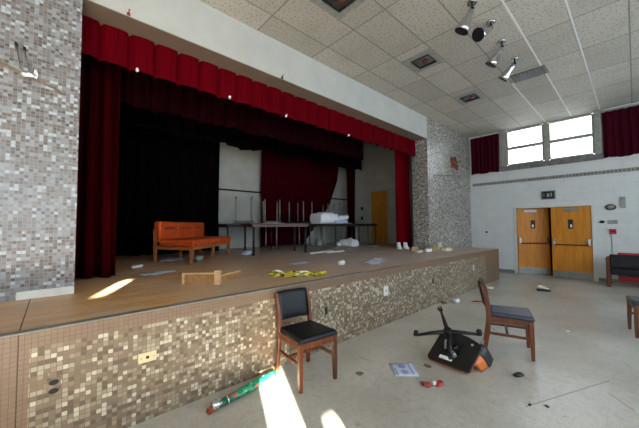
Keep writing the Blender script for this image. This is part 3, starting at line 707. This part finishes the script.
scrap('white_wad', 'white', 'white crumpled wad by the stage foot beyond the toppled chair', .20, 5.86, 0, (.12, .07, .035), 5)
scrap('dark_wad', 'stain', 'dark clump beside the white wad at the stage foot', .07, 5.62, 0, (.07, .06, .02), 6)
scrap('red_scrap', 'redbit', 'small red scrap on the floor behind the navy-seated chair', .48, 6.2, 0, (.10, .05, .012), 7)
scrap('foam_scrap', 'cream', 'cream crumpled scrap on the floor by the far end of the stage', .26, 7.6, 0, (.16, .10, .04), 8)
scrap('white_bit', 'white', 'tiny white bit on the open floor behind the navy-seated chair', 1.94, 5.4, 0, (.022, .022, .012), 9)
scrap('dark_crumb', 'stain', 'dark crumb on the floor between leaflet and nearest chair', .68, 2.34, 0, (.04, .03, .006), 10)
scrap('dark_crumb', 'black_plastic', 'small dark crumb at the camera side of the scratched floor', 1.99, 2.99, 0, (.018, .012, .006), 11)
scrap('dark_crumb', 'black_plastic', 'dark sliver on the scratched floor next to the crumb', 2.09, 3.07, 0, (.022, .01, .005), 12)
scrap('dark_crumb', 'stain', 'dark crumb close to the stage foot before the white wad', .22, 5.13, 0, (.05, .03, .01), 13)

def shoe(name, label, loc, rz, s=1., sole='black_plastic', up='cream'):
    t = thing(name, label, 'shoe', loc, rz); t.scale = (s, s, s)
    prof = [(-.14, .03), (-.12, .045), (-.05, .042), (.03, .045), (.10, .05), (.145, .035), (.155, .012)]
    MB().loft([[(x, w*math.cos(a)*1.05, .0+max(-.0, .0)+z) for x, w in [(0, 0)]] or [] for a, z in ()]) if False else None
    out = [(x, w) for x, w in prof]+[(x, -w) for x, w in prof[::-1]]
    MB().loft([[(x, w, z) for x, w in out] for z in (0, .03, .034)], True, False).build('sole', sole, t, bevel=.006)
    rings = []
    for x, w, h in ((-.135, .028, .095), (-.11, .04, .10), (-.05, .04, .095), (.0, .042, .088), (.05, .045, .065), (.11, .044, .05), (.148, .02, .04)):
        rings.append([(x, w*math.cos(a), .03+max(0, math.sin(a))*(h-.03)) for a in [PI*k/8 for k in range(9)]])
    MB().loft(rings).build('shoe_upper', up, t, sub=1)
    MB().loft([[(x, .022*math.cos(a), z+.014*math.sin(a)*0+.006*math.sin(a)) for a in [2*PI*k/8 for k in range(8)]] for x, z in ((-.10, .098), (-.02, .09))]).build('ankle_opening', 'black_hole', t)
    for k in range(3): MB().tube([(.015+.022*k, -.03, .082-.010*k), (.015+.022*k, 0, .092-.011*k), (.015+.022*k, .03, .082-.010*k)], .004, 6).build('lace', 'white', t)
    return t
shoe('lost_shoe', 'single cream shoe with black sole on the open floor before the doors', (1.16, 8.29, 0), R(20), 1.0).scale = (.86, 1.2, 1.55)

# ------------------------------------------------------------ couch on the stage
co = thing('couch', 'orange upholstered couch with oak legs on the stage', 'couch', (-3.55, 1.38, ZS), 0)
# front line runs from the near front leg along e1; depth direction e2 points back to the masking curtain
e1 = Vector((-.70, .714, 0)); e2 = Vector((-.80, -.60, 0)); nr = Vector((.82, .45, 0))
P = lambda a, b, c: nr*(1-b)+e1*a+zz*c   # a along the couch, b 0 front .. 1 back
def cbox(a0, a1, b0, b1, c0, c1):
    m = MB(); m.loft([[P(a, b, c) for a, b in ((a0, b0), (a1, b0), (a1, b1), (a0, b1))] for c in (c0, c1)], True, False); return m
LC = 1.88
cbox(.0, LC, .0, 1.0, .24, .30).build('seat_frame', 'couchwood', co, bevel=.006)
for k in range(3):
    a = .01+k*(LC-.02)/3; cbox(a, a+(LC-.02)/3-.006, -.02, .86, .30, .43).build('seat_cushion', 'orange', co, bevel=.035, seg=3)
for k in range(3):
    a = .01+k*(LC-.02)/3; bk = cbox(a, a+(LC-.02)/3-.006, .82, 1.0, .38, .77).build('back_cushion', 'orange', co, bevel=.04, seg=3)
    c = P(a+.31, .81, .64)
    d1 = e1*.18; d2 = nr*.008
    MB().obox(c, d1, d2, zz*.012).build('back_seam', 'darktop', bk)
for a, b in ((.03, .04), (LC*.5, .04), (LC-.03, .04), (.03, .96), (LC*.5, .96), (LC-.03, .96)):
    top = .62 if (b > .5 and a < .1) else .25
    MB().bar([P(a, b, 0), P(a, b, top)], [(.022, .022), (.03, .03)], tuple(e1)).build('leg', 'couchwood', co, bevel=.004)

# ------------------------------------------------------------ tables on the stage
def table(label, top_mat, leg_mat, L, Wd, H=.735, lr=.018, group='folding tables on the stage'):
    t = thing('folding_table', label, 'table', (0, 0, 0), 0, group)
    MB().box(-L/2, L/2, -Wd/2, Wd/2, H-.03, H).build('tabletop', top_mat, t, bevel=.006)
    a = MB(); a.box(-L/2+.05, L/2-.05, -Wd/2+.04, -Wd/2+.06, H-.085, H-.03).box(-L/2+.05, L/2-.05, Wd/2-.06, Wd/2-.04, H-.085, H-.03)
    a.box(-L/2+.05, -L/2+.07, -Wd/2+.05, Wd/2-.05, H-.085, H-.03).box(L/2-.07, L/2-.05, -Wd/2+.05, Wd/2-.05, H-.085, H-.03)
    a.build('apron', top_mat, t)
    for sx in (-1, 1):
        for sy in (-1, 1):
            x, y = sx*(L/2-.09), sy*(Wd/2-.08)
            lg = MB().tube([(x, y, .01), (x, y, H-.03)], lr, 10).build('leg', leg_mat, t)
            MB().tube([(x, y, 0), (x, y, .03)], lr+.005, 10).build('leg_cap', 'black_plastic', lg)
    return t
def put(t, x, y, rz, z=ZS): t.location = (x, y, z); t.rotation_euler = (0, 0, rz); return t
def flip(t, x, y, rz, z): t.location = (x, y, z); t.rotation_euler = (PI, 0, rz); return t
H = .735
A90 = R(90)
VA = math.atan2(.45, -.89)
t1 = put(table('red-brown table with thick dark legs, foremost of the stage tables', 'tabletop', 'black_plastic', 1.55, .74, lr=.026), -3.42, 4.07, R(81))
t2 = put(table('dark-topped table standing before the pale back wall panel', 'darktop', 'dark_metal', 1.5, .75), -4.75, 3.95, A90)
tu = flip(table('upturned small table with two dark legs up before the pale back wall panel', 'darktop', 'grey_leg', .78, .59), -4.80, 3.92, VA, ZS+H*2)
t3 = put(table('dark-topped table with pale legs behind the red-brown table', 'darktop', 'grey_leg', 1.5, .75), -4.82, 5.50, A90)
t3i = flip(copy_tree(tu), -4.80, 4.83, VA, ZS+H*2); t3i['label'] = 'upturned small table with pale legs in the air above the red-brown table'
t3j = flip(copy_tree(tu), -4.72, 5.90, VA+R(38), ZS+H*2); t3j['label'] = 'upturned small table with pale legs up just beside the white paper bundle'
t4 = put(table('dark table with pale legs carrying the white paper bundle', 'darktop', 'grey_leg', 1.55, .72), -3.95, 6.72, R(88))
t4s = put(copy_tree(t2), -4.84, 7.30, A90); t4s['label'] = 'dark table hidden behind the white bundle table'
t4i = flip(copy_tree(tu), -4.84, 7.42, VA, ZS+H*2); t4i['label'] = 'upturned small table with legs showing above the white paper bundle'
t5 = put(table('dark table frame near the narrow curtain strip and amber door', 'darktop', 'black_plastic', .95, .55), -4.05, 8.30, R(80))

# white bundle on the pale-legged table
wb = thing('paper_bundle', 'big white folded paper bundle lying on a stage table', 'bundle', (-3.95, 6.50, ZS+H), R(88))
wb.scale = (1, 1.1, 1.15)
def lump(m, x0, x1, y0, y1, z0, z1, seed, tilt=0.):
    rnd = random.Random(seed); ph = [rnd.uniform(0, 6) for _ in range(4)]
    rings = []
    se = lambda q: math.copysign(abs(q)**.5, q)
    for i in range(13):
        a = i/12; x = x0+(x1-x0)*a; s = .86+.14*math.sin(PI*a)
        rings.append([(x, (y0+y1)/2+(y1-y0)/2*s*se(math.cos(t))*(1+.04*math.sin(3*t+ph[0]+a*7)), z0+(z1-z0)*(.5+.5*max(-1, min(1, 1.25*math.sin(t))))*s+tilt*a+(.016*math.sin(a*17+t*2+ph[1])+.010*math.sin(a*29+t*5+ph[2]))*(1 if math.sin(t) > -.2 else 0)) for t in [2*PI*k/14 for k in range(14)]])
    return m.loft(rings)
lump(MB(), -.62, .12, -.28, .28, 0, .30, 1).build('large_fold', 'white', wb)
lump(MB(), -.1, .58, -.27, .22, .02, .16, 2, .10).build('loose_fold', 'white', wb)
lump(MB(), -.05, .50, -.31, .1, 0, .10, 3).build('under_fold', 'bluewhite', wb)
sheet('table_paper', 'white', 'white sheet lying on top of the red-brown table', -3.45, 4.0, ZS+H, .35, .55, .1, .006, 3)
sheet('table_paper', 'white', 'loose white sheet at the door end of the bundle table', -3.98, 7.34, ZS+H, .3, .2, .5, .01, 4)

# ------------------------------------------------------------ litter on the stage
bag = thing('white_bag', 'crumpled white plastic bag on the stage floor under the tables', 'bag', (-3.72, 7.12, ZS))
lump(MB(), -.28, .28, -.2, .2, 0, .22, 5).build('bag_body', 'white', bag)
MB().blob((.05, .02, .22), (.10, .09, .05), 9, 6, .35, 2).build('bag_knot', 'bluewhite', bag)
scrap('paper_wad', 'white', 'white crumpled wad under the bundle table beside the bag', -3.85, 6.78, ZS, (.12, .10, .08), 21)
scrap('grey_wad', 'frame_grey', 'grey rounded lump under the tables below the back curtain', -4.32, 6.32, ZS, (.13, .13, .15), 22)
for i, (x, y, l, lb) in enumerate(((-2.72, 4.98, .95, 'long white strip lying on the stage before the red-brown table'), (-2.52, 5.25, .6, 'shorter white strip beside the long strip on the stage'))):
    o = MB().box(-.035, .035, -l/2, l/2, 0, .03).build('white_strip', 'white_metal', bevel=.004); o.location = (x, y, ZS); o.rotation_euler = (0, 0, R(12-14*i)); tag(o, lb, 'strip')
sheet('newspaper', 'bluewhite', 'spread crumpled newspaper near the stage edge', -.58, 4.28, ZS, .32, .55, .45, .018, 5)
sheet('newspaper', 'bluewhite', 'flattened grey newspaper before the orange couch', -1.98, 1.10, ZS, .18, .45, .3, .012, 6)
sheet('newspaper', 'bluewhite', 'pale sheet on the stage below the white strips', -1.42, 3.22, ZS, .2, .45, .3, .01, 7)
sheet('loose_paper', 'bluewhite', 'pale sheet lying under the orange couch', -3.55, 1.75, ZS, .3, .4, .3, .015, 8)
sheet('loose_paper', 'white', 'small white paper lying beyond the spread newspaper', -.85, 4.75, ZS, .14, .2, .4, .006, 9)
sheet('loose_paper', 'white', 'white papers on the stage floor beneath the amber door', -2.9, 7.4, ZS, .25, .5, .3, .02, 10)
scrap('tissue_wad', 'white', 'white tissue on the dark boards behind the sunlit streak', -2.87, 1.0, ZS, (.07, .14, .03), 23)
scrap('cloth_wad', 'bluewhite', 'small white wad under the dark legs of the red-brown table', -3.55, 3.33, ZS, (.10, .13, .05), 24)
scrap('plastic_wad', 'frame_grey', 'grey plastic wad on the boards under the couch seat end', -3.05, 2.05, ZS, (.12, .10, .06), 31)
cp = thing('paper_cup', 'small white paper cup lying near the stage edge', 'cup', (-.77, 3.62, ZS))
MB().tube([(0, -.05, .036), (0, .05, .04)], [.03, .039], 14).build('cup_body', 'white', cp)
MB().tube([(0, .048, .04), (0, .054, .04)], .042, 14).build('cup_rim', 'white_metal', cp)

# wooden frame by the stage edge
wfm = thing('wooden_frame', 'broken pale pine frame of boards near the stage edge', 'frame', (0, 0, ZS))
Ac, Cc, Bc, Dc = Vector((-.95, 1.12, 0)), Vector((-.67, 1.41, 0)), Vector((-.96, 1.88, 0)), Vector((-1.24, 1.59, 0))
def board(a, b, z0, z1, th):
    d = (b-a); pz = Vector((-d.y, d.x, 0)).normalized()*th/2; c = (a+b)/2
    return MB().obox((c.x, c.y, (z0+z1)/2), d/2, pz, (0, 0, (z1-z0)/2))
Dc = (Ac+Bc)/2+Vector((-.12, .03, 0))
Bc = Vector((-.88, 1.80, 0))
for a, b, h in ((Ac, Cc, .115), (Cc, Bc, .085)):
    board(a+(b-a)*.04, b-(b-a)*.04, .0, h, .025).build('side_board', 'boardwood', wfm, bevel=.003)
    board(a, b, h, h+.018, .055).build('top_strip', 'palewood', wfm, bevel=.003)
board(Ac, Ac+(Cc-Ac)*.07, 0, .115, .06).build('end_block', 'palewood', wfm, bevel=.003)
MB().obox((Cc.x+.02, Cc.y, .08), (.022, .022, 0), (-.022, .022, 0), (0, 0, .08)).build('corner_post', 'palewood', wfm, bevel=.003)
# heap of yellow tape
tp = thing('caution_tape', 'crumpled heap of yellow barrier tape on the stage behind the nearest chair', 'tape', (-.44, 2.42, ZS), R(46))
for k in range(7):
    rnd = random.Random(40+k); ph = [rnd.uniform(0, 6) for _ in range(5)]
    y0 = rnd.uniform(-.09, .09); l = rnd.uniform(.62, .78); x0 = rnd.uniform(-.03, .03)
    def fn(a, b, ph=ph, y0=y0, l=l, x0=x0):
        x = x0+(a-.5)*l; y = y0+.04*math.sin(a*8+ph[0])+(b-.5)*.07*math.cos(a*6+ph[1]); z = .025+.018*math.sin(a*11+ph[2])+(b-.5)*.05*math.sin(a*6+ph[1])
        return (x, y, max(.003, z))
    MB().grid(fn, 30, 2).build('tape_strand', 'tape' if k != 3 else 'white', tp, solid=.002)

# rubble and white shoes on the ledge by the front pier
rub = [(-1.02, 6.72, .30, .10, .05, 'cream'), (-1.13, 6.78, .34, .05, .12, 'ochre'), (-.95, 7.05, .2, .1, .07, 'white'), (-.92, 7.30, .22, .14, .12, 'ochre'), (-.74, 7.60, .32, .16, .09, 'cream'), (-.93, 7.66, .22, .12, .2, 'cream'), (-.82, 7.98, .28, .1, .06, 'ochre')]
labs = ['flat cream slab of broken foam lying at the foot of the mosaic jamb', 'ochre broken slab standing behind the flat cream one at the jamb', 'small white broken block third along the row at the jamb', 'ochre broken block in the middle of the row on the ledge', 'wide cream broken slab on the ledge below the front pier', 'tall cream broken chunk behind the wide slab on the ledge', 'low ochre piece at the door end of the broken blocks']
for i, (x, y, l, wd, h, mt) in enumerate(rub):
    rnd = random.Random(60+i); m = MB()
    J = lambda s: rnd.uniform(-s, s)
    m.loft([[(sx*wd/2*(1-k*.12)+J(.018), sy*l/2*(1-k*.1)+J(.025), z+(J(.012) if k else 0)) for sx, sy in ((-1, -1), (0, -1.1), (1, -1), (1.05, 0), (1, 1), (0, 1.05), (-1, 1), (-1.05, 0))] for k, z in ((0, 0), (.4, h*.55), (1, h))], True, False)
    o = m.build('broken_block', mt, bevel=.006); o.location = (x-(.05 if h > .1 else 0), y, ZS); o.rotation_euler = (0, 0, J(.2)); tag(o, labs[i], 'block', 'broken foam blocks on the stage ledge')
def upright(name, label, x, y, rz):
    t = thing(name, label, 'shoe', (x, y, ZS), rz, 'white boots by the red leg curtain')
    MB().loft([[(dx+rx*math.cos(a), ry*math.sin(a), z) for a in [2*PI*k/14 for k in range(14)]] for dx, rx, ry, z in ((.02, .10, .045, 0), (.02, .105, .05, .03), (.015, .095, .048, .07), (-.02, .06, .045, .12), (-.03, .05, .042, .18), (-.03, .045, .04, .235))]).build('boot_upper', 'white', t)
    MB().loft([[(.02+.108*math.cos(a), .052*math.sin(a), z) for a in [2*PI*k/14 for k in range(14)]] for z in (0, .018)]).build('sole', 'frame_grey', t)
    t.scale = (1.15, 1.25, .8)
upright('white_boot', 'white boot by the red leg curtain, on its curtain side', -1.90, 7.20, R(-40))
upright('white_boot', 'white boot by the red leg curtain, on its jamb side', -1.76, 7.33, R(-30))
# small things on the stage side wall
for z, lb in ((2.15, 'upper dark switch beside the amber stage door'), (1.75, 'lower dark switch beside the amber stage door')):
    tag(MB().box(-4.98, -4.88, YSR-.02, YSR, z, z+.13).build('wall_switch', 'dark_metal', bevel=.004), lb, 'switch', 'dark switches beside the amber door')
